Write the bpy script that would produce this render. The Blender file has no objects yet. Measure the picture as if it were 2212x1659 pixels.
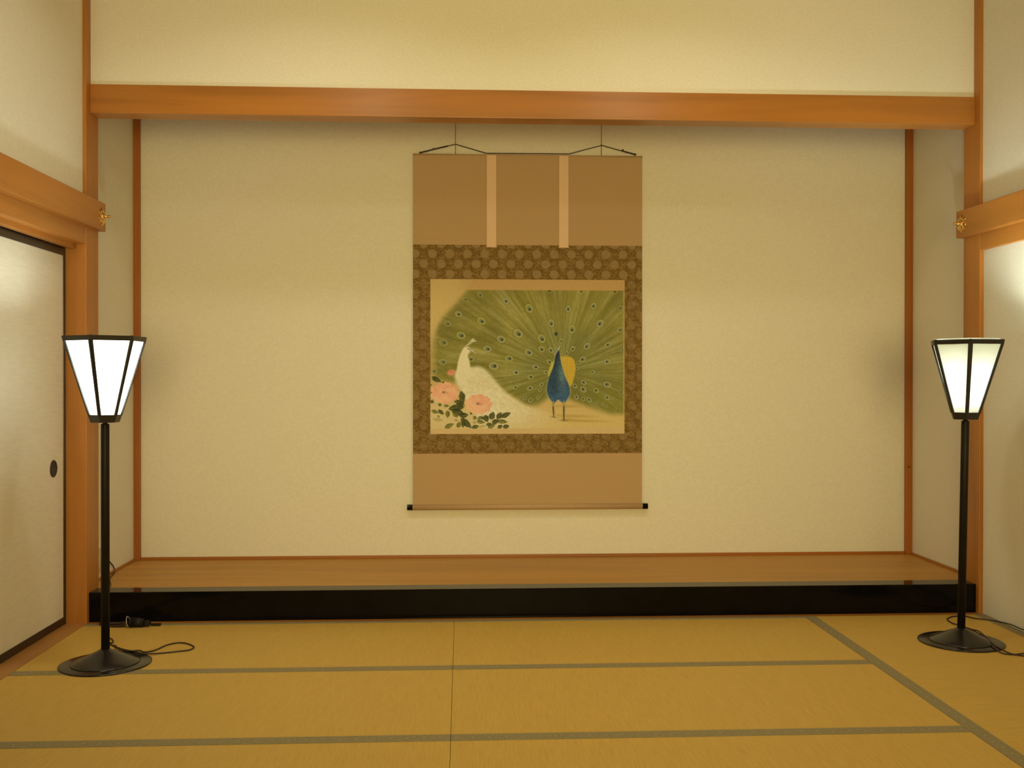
import bpy, bmesh, math, random
import numpy as np
from mathutils import Vector, Matrix

# ------------------------------------------------------------------ camera, world, light, exposure
SC = bpy.context.scene
COL = SC.collection
CAM_F, CAM_YAW, CAM_PITCH, CAM_ROLL = 2194.94, 0.04974, -0.00462, 0.00048   # focal length in px of a 2212 px wide frame
CAM_LOC = Vector((0.03532, -5.0411, 1.19241))
cam_data = bpy.data.cameras.new('camera')
cam = bpy.data.objects.new('camera', cam_data)
COL.objects.link(cam)
cam_data.sensor_fit = 'HORIZONTAL'
cam_data.sensor_width = 36.0
cam_data.lens = CAM_F * 36.0 / 2212.0
cam_data.clip_start = 0.05
cam.matrix_world = (Matrix.Translation(CAM_LOC) @ Matrix.Rotation(-CAM_YAW, 4, 'Z')
                    @ Matrix.Rotation(math.pi / 2 + CAM_PITCH, 4, 'X') @ Matrix.Rotation(CAM_ROLL, 4, 'Z'))
SC.camera = cam

SC.view_settings.view_transform = 'Standard'
SC.view_settings.look = 'None'
SC.view_settings.gamma = 1.0
SC.view_settings.use_curve_mapping = False
SC.view_settings.exposure = 0.04

world = bpy.data.worlds.new('world')
SC.world = world
world.use_nodes = True
world.node_tree.nodes['Background'].inputs[0].default_value = (0.0, 0.0, 0.0, 1)
world.node_tree.nodes['Background'].inputs[1].default_value = 0.0

CEIL = 3.55
WARM = (1.0, 0.88, 0.55)
def area(name, x, y, z, watts, size, spread, col=WARM):
    d = bpy.data.lights.new(name, 'AREA')
    d.shape = 'DISK'; d.size = size; d.energy = watts; d.color = col; d.spread = math.radians(spread)
    o = bpy.data.objects.new(name, d)
    COL.objects.link(o); o.location = (x, y, z)
def globe(name, x, y, z, watts, r, col=WARM):
    d = bpy.data.lights.new(name, 'POINT')
    d.energy = watts; d.shadow_soft_size = r; d.color = col
    o = bpy.data.objects.new(name, d)
    COL.objects.link(o); o.location = (x, y, z)
def beam_light(name, loc, aim, watts, r, angle, col):
    d = bpy.data.lights.new(name, 'SPOT')
    d.energy = watts; d.shadow_soft_size = r; d.color = col; d.spot_size = math.radians(angle); d.spot_blend = 1.0
    o = bpy.data.objects.new(name, d)
    COL.objects.link(o); o.location = loc
    o.rotation_euler = (Vector(aim) - Vector(loc)).to_track_quat('-Z', 'Y').to_euler()
for lx in (-0.62, 1.02):
    area('downlight', lx, -1.05, CEIL - 0.012, 7.6, 0.30, 130, (1.0, 0.92, 0.70))       # recessed lights close to the alcove
for lx in (-0.52, 1.05):
    area('pendant_light', lx, -1.35, 2.96, 4.0, 0.30, 180, (0.95, 1.0, 0.74))           # shaded pendants over the middle of the room
for ly in (-7.0, -10.5):
    beam_light('rear_fill_spot', (0.42, ly, 1.15), (0.44, 0.9, 1.6), 565.0, 1.0, 60 if ly > -8 else 43, (1.0, 0.80, 0.33))   # unseen spots added to fill the alcove, fading toward its corners

globe('room_fill_light', 0.42, -4.9, 2.55, 46.0, 0.22, (1.0, 0.80, 0.36))            # unseen fill added to brighten the side walls and near floor

# ------------------------------------------------------------------ helpers
def lin(r, g, b):
    f = lambda c: (c / 255 / 12.92) if c <= 10.31 else ((c / 255 + 0.055) / 1.055) ** 2.4
    return (f(r), f(g), f(b))
ILL = (0.62, 0.475, 0.215)          # light colour in the room, used to turn seen colours into surface colours
def alb(r, g, b, k=1.0):
    c = lin(r, g, b)
    return tuple(min(0.9, c[i] / ILL[i] * k) for i in range(3))

def tag(o, label=None, cat=None, group=None, kind=None):
    if label: o['label'] = label
    if cat: o['category'] = cat
    if group: o['group'] = group
    if kind: o['kind'] = kind
    return o
def empty(name, loc, label, cat, group=None, kind=None):
    o = bpy.data.objects.new(name, None)
    COL.objects.link(o); o.location = loc; o.empty_display_size = 0.05
    return tag(o, label, cat, group, kind)
def wloc(o):
    v = Vector((0, 0, 0))
    while o is not None:
        v += Vector(o.location); o = o.parent
    return v
def obj(name, bm, m, parent=None, smooth=False, origin=None):
    """bm in world coordinates; linked as one mesh object, with its origin at `origin` (default: the parent's)"""
    me = bpy.data.meshes.new(name)
    base = wloc(parent) if parent is not None else Vector((0, 0, 0))
    org = Vector(origin) if origin is not None else base
    bmesh.ops.translate(bm, verts=bm.verts, vec=-org)
    bm.to_mesh(me); bm.free()
    me.materials.append(m)
    if smooth:
        me.shade_smooth()
    o = bpy.data.objects.new(name, me)
    COL.objects.link(o)
    if parent is not None: o.parent = parent
    o.location = org - base
    return o
def struct(name, bm, m, label, cat, smooth=False):
    return tag(obj(name, bm, m, None, smooth), label, cat, None, 'structure')

def box(bm, x0, x1, y0, y1, z0, z1, bev=0.0):
    r = bmesh.ops.create_cube(bm, size=1.0)
    vs = r['verts']
    for v in vs:
        v.co = Vector(((x0 + x1) / 2 + v.co.x * (x1 - x0), (y0 + y1) / 2 + v.co.y * (y1 - y0), (z0 + z1) / 2 + v.co.z * (z1 - z0)))
    if bev > 0:
        es = list({e for v in vs for e in v.link_edges})
        bmesh.ops.bevel(bm, geom=es, offset=bev, segments=2, affect='EDGES', profile=0.6)
    return bm
def BX(*a, bev=0.0):
    return box(bmesh.new(), *a, bev=bev)
def lathe(bm, prof, cx, cy, n=48, cap=True):
    """revolve (r, z) profile about the vertical through cx, cy"""
    rings = []
    for r, z in prof:
        if r < 1e-6:
            rings.append([bm.verts.new((cx, cy, z))])
        else:
            rings.append([bm.verts.new((cx + r * math.cos(2 * math.pi * i / n), cy + r * math.sin(2 * math.pi * i / n), z)) for i in range(n)])
    for a, b in zip(rings, rings[1:]):
        for i in range(n):
            j = (i + 1) % n
            if len(a) == 1 and len(b) == 1: continue
            if len(a) == 1: bm.faces.new((a[0], b[i], b[j]))
            elif len(b) == 1: bm.faces.new((a[i], a[j], b[0]))
            else: bm.faces.new((a[i], a[j], b[j], b[i]))
    bmesh.ops.recalc_face_normals(bm, faces=bm.faces)
    return bm
def catmull(pts, k=8):
    P = [Vector(p) for p in pts]
    P = [P[0] * 2 - P[1]] + P + [P[-1] * 2 - P[-2]]
    out = []
    for i in range(1, len(P) - 2):
        a, b, c, d = P[i - 1:i + 3]
        for s in range(k):
            t = s / k
            out.append(0.5 * ((2 * b) + (c - a) * t + (2 * a - 5 * b + 4 * c - d) * t * t + (3 * b - a - 3 * c + d) * t ** 3))
    out.append(P[-2].copy())
    return out
def tube(bm, pts, r, n=8, smooth=True):
    P = catmull(pts) if smooth else [Vector(p) for p in pts]
    rad = r if isinstance(r, (list, tuple)) else None
    up = Vector((0, 0, 1)); rings = []
    for i, p in enumerate(P):
        t = (P[min(i + 1, len(P) - 1)] - P[max(i - 1, 0)])
        t = t.normalized() if t.length > 1e-9 else Vector((1, 0, 0))
        a = t.cross(up)
        if a.length < 1e-3: a = t.cross(Vector((0, 1, 0)))
        a.normalize(); b = a.cross(t).normalized()
        rr = rad[min(int(i * len(rad) / len(P)), len(rad) - 1)] if rad else r
        rings.append([bm.verts.new(p + (a * math.cos(2 * math.pi * k / n) + b * math.sin(2 * math.pi * k / n)) * rr) for k in range(n)])
    for A, B in zip(rings, rings[1:]):
        for k in range(n):
            bm.faces.new((A[k], A[(k + 1) % n], B[(k + 1) % n], B[k]))
    bm.faces.new(rings[0][::-1]); bm.faces.new(rings[-1])
    bmesh.ops.recalc_face_normals(bm, faces=bm.faces)
    return bm
def rod(bm, a, b, r, n=16):
    return tube(bm, [a, b], r, n, smooth=False)
def prism(bm, ring0, ring1):
    """closed solid between two rings of points"""
    A = [bm.verts.new(p) for p in ring0]; B = [bm.verts.new(p) for p in ring1]; n = len(A)
    for i in range(n):
        j = (i + 1) % n
        bm.faces.new((A[i], A[j], B[j], B[i]))
    bm.faces.new(A[::-1]); bm.faces.new(B)
    bmesh.ops.recalc_face_normals(bm, faces=bm.faces)
    return bm

# ------------------------------------------------------------------ materials
class N:
    def __init__(self, name, rough=0.6, spec=0.5):
        self.m = bpy.data.materials.new(name); self.m.use_nodes = True
        self.t = self.m.node_tree; self.n = self.t.nodes; self.l = self.t.links
        self.b = self.n['Principled BSDF']
        self.b.inputs['Roughness'].default_value = rough
        self.b.inputs['Specular IOR Level'].default_value = spec
    def add(self, kind, **kw):
        n = self.n.new(kind)
        for k, v in kw.items(): setattr(n, k, v)
        return n
    def link(self, a, b): self.l.new(a, b)
    def coords(self, scale=(1, 1, 1), src='Object'):
        tc = self.add('ShaderNodeTexCoord'); mp = self.add('ShaderNodeMapping')
        mp.inputs['Scale'].default_value = scale
        self.link(tc.outputs[src], mp.inputs['Vector'])
        return mp.outputs['Vector']
    def noise(self, vec, scale, detail=3.0, rough=0.5, dist=0.0):
        n = self.add('ShaderNodeTexNoise')
        n.inputs['Scale'].default_value = scale; n.inputs['Detail'].default_value = detail
        n.inputs['Roughness'].default_value = rough; n.inputs['Distortion'].default_value = dist
        self.link(vec, n.inputs['Vector'])
        return n.outputs['Fac']
    def ramp(self, fac, stops):
        r = self.add('ShaderNodeValToRGB')
        e = r.color_ramp.elements
        while len(e) < len(stops): e.new(0.5)
        for k, (p, c) in enumerate(stops):
            e[k].position = p; e[k].color = (*c, 1)
        self.link(fac, r.inputs['Fac'])
        return r.outputs['Color']
    def mix(self, fac, a, b, mode='MIX'):
        x = self.add('ShaderNodeMix', data_type='RGBA', blend_type=mode)
        for s, v in ((x.inputs[0], fac), (x.inputs[6], a), (x.inputs[7], b)):
            if hasattr(v, 'is_output'): self.link(v, s)
            elif isinstance(v, (int, float)): s.default_value = v
            else: s.default_value = (*v, 1)
        return x.outputs[2]
    def math(self, op, a, b=0.0, c=None):
        x = self.add('ShaderNodeMath', operation=op)
        for s, v in zip(x.inputs, (a, b) if c is None else (a, b, c)):
            if hasattr(v, 'is_output'): self.link(v, s)
            else: s.default_value = v
        return x.outputs[0]
    def color(self, c):
        if hasattr(c, 'is_output'): self.link(c, self.b.inputs['Base Color'])
        else: self.b.inputs['Base Color'].default_value = (*c, 1)
        return self
    def bump(self, h, strength=0.2, dist=0.01):
        x = self.add('ShaderNodeBump')
        x.inputs['Strength'].default_value = strength; x.inputs['Distance'].default_value = dist
        self.link(h, x.inputs['Height']); self.link(x.outputs['Normal'], self.b.inputs['Normal'])
        return self

def mul(c, k): return tuple(x * k for x in c)

def plaster(name, c, s=1.0):
    n = N(name, 0.9, 0.15)
    v = n.coords()
    f = n.noise(v, 90 * s, 4, 0.7)
    g = n.noise(v, 2.2, 2, 0.5)
    base = n.ramp(f, [(0.3, mul(c, 0.93)), (0.7, mul(c, 1.04))])
    n.color(n.mix(n.math('MULTIPLY', g, 0.12), base, mul(c, 0.9)))
    return n.bump(n.noise(v, 260 * s, 3, 0.7), 0.12, 0.004).m
WALL_C = (0.80, 0.765, 0.66)
M_WALL = plaster('cream_plaster', WALL_C)
M_CEIL = plaster('ceiling_board', (0.72, 0.62, 0.46))
def wood(name, c, axis, dark=0.78, rough=0.42, scale=1.0, coat=0.0):
    n = N(name, rough, 0.45)
    long_, across = 0.55 * scale, 9.0 * scale
    sc = [across] * 3; sc['xyz'.index(axis)] = long_
    v = n.coords(tuple(sc))
    big = n.noise(v, 1.0, 3, 0.55, 0.6)
    sc2 = [70 * scale] * 3; sc2['xyz'.index(axis)] = 2.2 * scale
    fine = n.noise(n.coords(tuple(sc2)), 1.0, 3, 0.6, 0.2)
    col = n.ramp(big, [(0.32, mul(c, dark)), (0.5, c), (0.68, tuple(min(0.9, x * 1.12) for x in c))])
    col = n.mix(n.math('MULTIPLY', fine, 0.35), col, mul(c, dark * 0.9))
    n.color(col)
    n.b.inputs['Coat Weight'].default_value = coat
    n.b.inputs['Coat Roughness'].default_value = 0.25
    return n.bump(fine, 0.06, 0.003).m
WOOD = (0.425, 0.164, 0.024)
M_WOOD_X = wood('hinoki_lengthwise_x', WOOD, 'x', rough=0.36, coat=0.14)
M_WOOD_Y = wood('hinoki_lengthwise_y', WOOD, 'y')
M_WOOD_Z = wood('hinoki_lengthwise_z', mul(WOOD, 1.02), 'z')
M_WOOD_DARK = wood('corner_post_wood', (0.37, 0.115, 0.011), 'z')
M_WOOD_BASE = wood('skirting_wood', (0.36, 0.12, 0.015), 'x')
M_BOARD = wood('alcove_board', (0.5, 0.25, 0.042), 'x', dark=0.86, rough=0.5)
M_SILL = wood('sill_wood', (0.42, 0.195, 0.045), 'y', rough=0.5)

def lacquer(name, c, rough=0.12, spec=0.5, bump=0.0):
    n = N(name, rough, spec); v = n.coords()
    f = n.noise(v, 14, 3)
    n.color(n.ramp(f, [(0.3, mul(c, 0.8)), (0.7, mul(c, 1.2))]))
    if bump: n.bump(n.noise(v, 60, 2), bump, 0.002)
    return n.m
M_LACQUER = lacquer('black_lacquer', (0.005, 0.004, 0.004), 0.05, 0.12)
M_FRAME = lacquer('dark_lacquered_frame', (0.016, 0.010, 0.008), 0.3)
M_LAMP = lacquer('black_lamp_metal', (0.010, 0.008, 0.008), 0.5, 0.25)
M_LAMP_GLOSS = lacquer('black_lamp_base_metal', (0.014, 0.012, 0.012), 0.22)
M_SHADEFRAME = lacquer('black_shade_frame', (0.016, 0.013, 0.012), 0.42)
M_RUBBER = lacquer('black_rubber', (0.006, 0.006, 0.006), 0.5, 0.3)
M_CORD = lacquer('dark_brown_cord', (0.03, 0.017, 0.013), 0.5)
M_WHITE = lacquer('white_plastic', (0.6, 0.6, 0.58), 0.4)
M_OUTLET = lacquer('cream_plastic', (0.62, 0.56, 0.36), 0.45)
M_BRASSWIRE = lacquer('dull_wire', (0.16, 0.11, 0.05), 0.45)
def metal(name, c, rough):
    n = N(name, rough); n.b.inputs['Metallic'].default_value = 1.0
    f = n.noise(n.coords(), 40, 2)
    n.color(n.ramp(f, [(0.3, mul(c, 0.85)), (0.7, c)]))
    return n.m
M_GOLD = metal('gilt_metal', (0.85, 0.55, 0.2), 0.22)

def fusuma_paper():
    n = N('fusuma_paper', 0.75, 0.25); v = n.coords((1, 1, 1))
    f = n.noise(n.coords((60, 12, 90)), 1.0, 3, 0.6)
    n.color(n.ramp(f, [(0.3, (0.77, 0.73, 0.63)), (0.7, (0.83, 0.79, 0.68))]))
    return n.m
M_FUSUMA = fusuma_paper()

def tatami(name, along):
    """woven rush: fine ribs across the mat's length, small tone drifts"""
    n = N(name, 0.62, 0.3)
    c = (0.61, 0.392, 0.08)
    s_rib = (190, 9, 1) if along == 'x' else (9, 190, 1)
    rib = n.noise(n.coords(s_rib), 1.0, 2, 0.6)
    s2 = (22, 3, 1) if along == 'x' else (3, 22, 1)
    drift = n.noise(n.coords(s2), 1.0, 3, 0.6)
    base = n.ramp(rib, [(0.25, mul(c, 0.86)), (0.55, c), (0.8, mul(c, 1.1))])
    n.color(n.mix(n.math('MULTIPLY', drift, 0.4), base, mul((0.50, 0.305, 0.056), 0.92)))
    return n.bump(rib, 0.15, 0.002).m
M_TATAMI_X = tatami('tatami_rush_crosswise', 'x')
M_TATAMI_Y = tatami('tatami_rush_lengthwise', 'y')
def heri():
    """cloth edging, grey green with a row of small woven marks (local x runs along the edge)"""
    n = N('tatami_edging_cloth', 0.8, 0.2)
    tc = n.add('ShaderNodeTexCoord'); sp = n.add('ShaderNodeSeparateXYZ'); n.link(tc.outputs['Object'], sp.inputs[0])
    P = 0.0555
    u = n.math('SUBTRACT', n.math('FRACT', n.math('DIVIDE', sp.outputs[0], P)), 0.5)
    u = n.math('MULTIPLY', u, P)
    vv = sp.outputs[1]
    d = n.math('ADD', n.math('POWER', n.math('DIVIDE', u, 0.0145), 2.0), n.math('POWER', n.math('DIVIDE', vv, 0.0050), 2.0))
    a = n.noise(n.coords((120, 60, 1)), 1.0, 3, 0.7)
    b = n.noise(n.coords((9, 30, 1)), 1.0, 2, 0.6)
    g = (0.285, 0.228, 0.122)
    base = n.ramp(a, [(0.25, mul(g, 0.72)), (0.5, g), (0.8, mul(g, 1.3))])
    base = n.mix(n.math('MULTIPLY', b, 0.5), base, (0.245, 0.222, 0.088))
    ring = n.ramp(d, [(0.0, (0, 0, 0)), (0.35, (0.1,) * 3), (0.6, (0.75,) * 3), (0.95, (0, 0, 0))])
    base = n.mix(ring, base, (0.14, 0.115, 0.055))
    core = n.ramp(d, [(0.0, (0.7,) * 3), (0.28, (0.5,) * 3), (0.42, (0, 0, 0))])
    base = n.mix(core, base, (0.50, 0.41, 0.22))
    n.color(base)
    return n.bump(a, 0.3, 0.002).m
M_HERI = heri()
def silk(name, c):
    n = N(name, 0.7, 0.25)
    a = n.noise(n.coords((160, 160, 600)), 1.0, 2, 0.6)
    b = n.noise(n.coords((6, 6, 30)), 1.0, 2, 0.6)
    base = n.ramp(a, [(0.3, mul(c, 0.92)), (0.7, mul(c, 1.06))])
    n.color(n.mix(n.math('MULTIPLY', b, 0.2), base, mul(c, 0.85)))
    return n.bump(a, 0.08, 0.001).m
M_SILK = silk('tan_silk', alb(152, 112, 56))
M_RIBBON = silk('pale_patterned_silk', alb(186, 142, 82))
def vcol(name, rough):
    n = N(name, rough, 0.2)
    a = n.add('ShaderNodeVertexColor', layer_name='paint')
    f = n.noise(n.coords((700, 1, 700)), 1.0, 2, 0.6)
    n.color(n.mix(0.10, a.outputs['Color'], n.mix(f, (0, 0, 0), (1, 1, 1)), 'OVERLAY'))
    return n.m
M_PAINT = vcol('painted_silk', 0.75)
M_BROCADE = vcol('woven_brocade', 0.65)

# ------------------------------------------------------------------ room measures (metres)
XL, XR = -1.789, 2.668          # inner faces of the two alcove posts
PF, PB = 0.006, 0.172           # front and back of the posts
AL, AR, AB = -1.852, 2.733, 0.939   # alcove side walls and back wall
ST = 0.1447                     # alcove floor height
UL, UR = XL - 0.017, XR + 0.016     # plaster of the room's side walls
FU = -1.887                     # face of the sliding panels
REAR = -13.0                     # wall behind the camera
BEAM0, BEAM1 = 2.502, 2.643
ATOP = 3.0

# ------------------------------------------------------------------ floor, walls, ceiling
bm = bmesh.new()
box(bm, -2.2, 3.0, REAR - 0.1, 1.1, -0.2, -0.055)
box(bm, XL + 0.002, UR + 0.004, REAR, -2.516, -0.055, 0.0)
struct('floor', bm, M_TATAMI_X, 'straw coloured floor base under the mats', 'floor')
struct('ceiling', BX(-2.2, 3.0, REAR - 0.1, 0.2, CEIL, CEIL + 0.1), M_CEIL, 'plain pale ceiling above the room', 'ceiling')
struct('wall_back', BX(AL - 0.1, AR + 0.1, AB, AB + 0.1, -0.055, ATOP + 0.1), M_WALL, 'cream plaster back wall of the alcove behind the hanging scroll', 'wall')
struct('wall_alcove_left', BX(AL - 0.1, AL, PB, AB, -0.055, ATOP + 0.1), M_WALL, 'narrow cream side wall inside the alcove, on the side of the sliding panel', 'wall')
struct('wall_alcove_right', BX(AR, AR + 0.1, PB, AB, -0.055, ATOP + 0.1), M_WALL, 'narrow cream side wall inside the alcove, opposite the wall outlet', 'wall')
struct('ceiling_alcove', BX(AL - 0.1, AR + 0.1, 0.16, AB + 0.1, ATOP, ATOP + 0.1), M_WOOD_X, 'boarded ceiling of the alcove hidden behind the beam', 'ceiling')
struct('wall_lintel', BX(XL, XR, 0.068, 0.16, BEAM1, CEIL), M_WALL, 'wide cream plaster wall above the long wooden beam', 'wall')
struct('wall_left', BX(UL - 0.12, UL, REAR, PF + 0.1, 1.94, CEIL), M_WALL, 'cream plaster wall above the sliding panel and its wooden rail', 'wall')
bm = BX(UR, UR + 0.12, REAR, PF + 0.1, 1.94, CEIL)
box(bm, UR + 0.006, UR + 0.12, REAR, PF + 0.1, -0.055, 1.94)
struct('wall_right', bm, M_WALL, 'cream plaster wall beside the lamp at the solid side of the room', 'wall')
struct('wall_rear', BX(-2.2, 3.0, REAR - 0.1, REAR, -0.055, CEIL), M_WALL, 'plain wall closing the room behind the viewer', 'wall')

# posts, beam, step and other woodwork
struct('trim_1', BX(XL - 0.15, XL, PF, PB, -0.055, CEIL, bev=0.003), M_WOOD_Z, 'square wooden post between the sliding panel and the alcove', 'post')
struct('trim_2', BX(XR, XR + 0.15, PF, PB, -0.055, CEIL, bev=0.003), M_WOOD_Z, 'square wooden post at the alcove corner by the plaster side wall', 'post')
struct('trim_3', BX(XL, XR, 0.056, 0.173, BEAM0, BEAM1, bev=0.003), M_WOOD_X, 'long wooden beam spanning the top of the alcove', 'beam')
struct('trim_4', BX(AL, AL + 0.036, AB - 0.026, AB, ST, ATOP, bev=0.002), M_WOOD_DARK, 'slim reddish wooden post in the back corner of the alcove nearer the sliding panel', 'post')
t5 = struct('trim_5', BX(AR - 0.04, AR, AB - 0.026, AB, ST, ATOP, bev=0.002), M_WOOD_DARK, 'slim reddish wooden post with a dark knot in the other back corner of the alcove', 'post')
bm = bmesh.new()
lathe(bm, [(0.0, 0.0015), (0.006, 0.001), (0.0075, 0.0)], 0, 0, 14)
bmesh.ops.scale(bm, verts=bm.verts, vec=(1.0, 0.7, 1))
bmesh.ops.rotate(bm, verts=bm.verts, matrix=Matrix.Rotation(math.pi / 2, 3, 'X'))
bmesh.ops.translate(bm, verts=bm.verts, vec=(2.711, AB - 0.0262, 0.67))
obj('knot', bm, lacquer('dark_knot', (0.06, 0.012, 0.006), 0.6), t5)
bm = BX(AL + 0.036, AR - 0.04, AB - 0.014, AB, ST, ST + 0.0165, bev=0.002)
struct('baseboard_back', bm, M_WOOD_BASE, 'thin wooden strip along the foot of the alcove back wall', 'skirting')
struct('baseboard_left', BX(AL, AL + 0.012, PB, AB - 0.026, ST, ST + 0.014, bev=0.002), M_WOOD_Y, 'thin wooden strip at the foot of the alcove side wall with the outlet', 'skirting')
struct('baseboard_right', BX(AR - 0.012, AR, PB, AB - 0.026, ST, ST + 0.014, bev=0.002), M_WOOD_Y, 'thin wooden strip at the foot of the alcove side wall opposite the outlet', 'skirting')
struct('floor_alcove', BX(AL, AR, 0.150, AB, -0.055, ST), M_BOARD, 'brown wooden board floor of the raised alcove', 'floor')
struct('trim_6', BX(XL, XR, 0.0335, 0.150, -0.001, ST + 0.0005, bev=0.004), M_LACQUER, 'glossy black lacquered step along the front of the alcove', 'step')
struct('trim_7', BX(XL, XR, -0.012, 0.15, -0.055, -0.001), M_WOOD_X, 'thin wooden strip between the mats and the black step', 'strip')
struct('trim_8', BX(-2.05, XL + 0.002, REAR, PF, -0.055, 0.002, bev=0.002), M_SILL, 'wooden floor sill that the sliding panel runs on', 'sill')

# head rails: kamoi (grooved lintel) and nageshi (tie rail) with gilt nail covers
bm = BX(-1.99, XL - 0.002, REAR, PF, 1.850, 1.938, bev=0.003)
box(bm, -1.872, -1.836, REAR, PF, 1.826, 1.852, bev=0.002)
struct('trim_9', bm, M_WOOD_Y, 'grooved wooden lintel right above the sliding panel', 'lintel')
struct('trim_10', BX(XR + 0.001, XR + 0.09, REAR, PF, 1.850, 1.938, bev=0.003), M_WOOD_Y, 'flat wooden rail under the tie rail on the plaster side wall', 'rail')
def nail_cover(side, x, y, z, parent):
    """gilt flower boss facing into the room (side = +1: faces +x)"""
    def to_world(bm):
        bmesh.ops.rotate(bm, verts=bm.verts, matrix=Matrix.Rotation(side * math.pi / 2, 3, 'Y'))
        bmesh.ops.translate(bm, verts=bm.verts, vec=(x, y, z))
        return bm
    # six lobed plate with raised petals
    bm = bmesh.new(); n = 72
    rings = []
    for k, (s, h) in enumerate([(0.0, 0.006), (0.3, 0.007), (0.55, 0.010), (0.8, 0.0085), (0.95, 0.004), (1.0, 0.0)]):
        if s == 0: rings.append([bm.verts.new((0, 0, h))]); continue
        ring = []
        for i in range(n):
            a = 2 * math.pi * i / n
            lob = abs(math.cos(3 * a))
            r = 0.047 * s * (0.80 + 0.20 * lob) if s > 0.3 else 0.047 * s
            ring.append(bm.verts.new((r * math.cos(a), r * math.sin(a), h * (0.55 + 0.45 * lob) if s > 0.3 else h)))
        rings.append(ring)
    for A, B in zip(rings, rings[1:]):
        for i in range(n):
            j = (i + 1) % n
            if len(A) == 1: bm.faces.new((A[0], B[i], B[j]))
            else: bm.faces.new((A[i], B[i], B[j], A[j]))
    bmesh.ops.recalc_face_normals(bm, faces=bm.faces)
    p = obj('nail_cover', to_world(bm), M_GOLD, parent, True)
    tag(p, 'gilt flower shaped nail cover')
    bm = lathe(bmesh.new(), [(0.0, 0.006), (0.017, 0.006), (0.019, 0.010), (0.016, 0.0135), (0.010, 0.0115), (0.0085, 0.020), (0.0062, 0.022), (0.0060, 0.036), (0.0078, 0.0372), (0.0078, 0.0425), (0.0, 0.0435)], 0, 0, 24)
    q = obj('boss_pin', to_world(bm), M_GOLD, p, True)
NG = 0.033
r1 = struct('trim_11', BX(XL - 0.02, XL + NG, REAR, 0.183, 1.935, 2.076, bev=0.004), M_WOOD_Y, 'thick wooden tie rail above the sliding panel, its end lapping over the post', 'rail')
nail_cover(1, XL + NG - 0.0015, 0.128, 2.003, r1)
r2 = struct('trim_12', BX(XR - NG, XR + 0.018, REAR, 0.188, 1.934, 2.074, bev=0.004), M_WOOD_Y, 'thick wooden tie rail on the plaster side wall, its end lapping over the post', 'rail')
nail_cover(-1, XR - NG + 0.0015, 0.128, 2.003, r2)

# sliding panels
def fusuma(idx, y0, y1, label, handle_y):
    root = empty('door_%d' % idx, (FU, (y0 + y1) / 2, 0.0), label, 'sliding door', None, 'structure')
    w, z1 = 0.024, 1.838
    for nm, a in (('stile', (FU - 0.022, FU, y0, y0 + w, 0.002, z1)), ('stile', (FU - 0.022, FU, y1 - w, y1, 0.002, z1)),
                  ('top_rail', (FU - 0.022, FU, y0 + w, y1 - w, 1.79, z1)), ('bottom_rail', (FU - 0.022, FU, y0 + w, y1 - w, 0.002, 0.039))):
        obj(nm, BX(*a, bev=0.002), M_FRAME, root)
    obj('paper_panel', BX(FU - 0.018, FU - 0.004, y0 + w, y1 - w, 0.039, 1.79), M_FUSUMA, root)
    bm = lathe(bmesh.new(), [(0.0, 0.0005), (0.030, 0.0005), (0.033, 0.003), (0.036, 0.0045), (0.040, 0.0035), (0.041, 0.0)], 0, 0, 40)
    bmesh.ops.rotate(bm, verts=bm.verts, matrix=Matrix.Rotation(math.pi / 2, 3, 'Y'))
    bmesh.ops.translate(bm, verts=bm.verts, vec=(FU - 0.004, handle_y, 0.769))
    obj('finger_pull', bm, lacquer('dark_bronze_pull', (0.02, 0.017, 0.024), 0.35), root, True)
fusuma(1, -1.36, PF - 0.002, 'sliding door panel of cream paper in a black frame, with a round dark finger pull', -0.139)

# ------------------------------------------------------------------ tatami mats
def mat_(x0, x1, y0, y1, along, edges, label):
    cx, cy = (x0 + x1) / 2, (y0 + y1) / 2
    root = empty('tatami_mat', (cx, cy, -0.05), label, 'tatami mat', 'tatami mats on the floor')
    obj('rush_surface', BX(x0, x1, y0, y1, -0.055, 0.0, bev=0.0007), M_TATAMI_X if along == 'x' else M_TATAMI_Y, root)
    for e0, e1 in edges:
        if along == 'x':
            bm = BX(x0 - cx, x1 - cx, -(e1 - e0) / 2, (e1 - e0) / 2, -0.002, 0.0014, bev=0.0006)
            o = obj('cloth_edging', bm, M_HERI, root, origin=(0, 0, 0))
            o.location = (0, (e0 + e1) / 2 - cy, 0.05)
        else:
            bm = BX(y0 - cy, y1 - cy, -(e1 - e0) / 2, (e1 - e0) / 2, -0.002, 0.0015, bev=0.0006)
            o = obj('cloth_edging', bm, M_HERI, root, origin=(0, 0, 0))
            o.rotation_euler = (0, 0, math.pi / 2); o.location = ((e0 + e1) / 2 - cx, 0, 0.05)
rows = [(-0.868, -0.0125), (-1.691, -0.869), (-2.514, -1.692)]
names = [('tatami mat against the black step, at the foot of the lamp by the sliding panel', 'tatami mat against the black step, below the hanging scroll and far lamp'),
         ('tatami mat in the second row from the black step, on the sliding panel side', 'tatami mat in the second row from the black step, its end at the lengthwise mat'),
         ('tatami mat in the frontmost row, cut by the picture edge, on the sliding panel side', 'tatami mat in the frontmost row, cut by the picture edge, next to the lengthwise mat')]
for i, (y0, y1) in enumerate(rows):
    e = [(y0, y0 + 0.060)] + ([(y1 - 0.036, y1)] if i == 0 else [])
    mat_(XL + 0.0025, -0.0007, y0, y1, 'x', e, names[i][0])
    mat_(0.0007, 1.7575, y0, y1, 'x', e, names[i][1])
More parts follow.
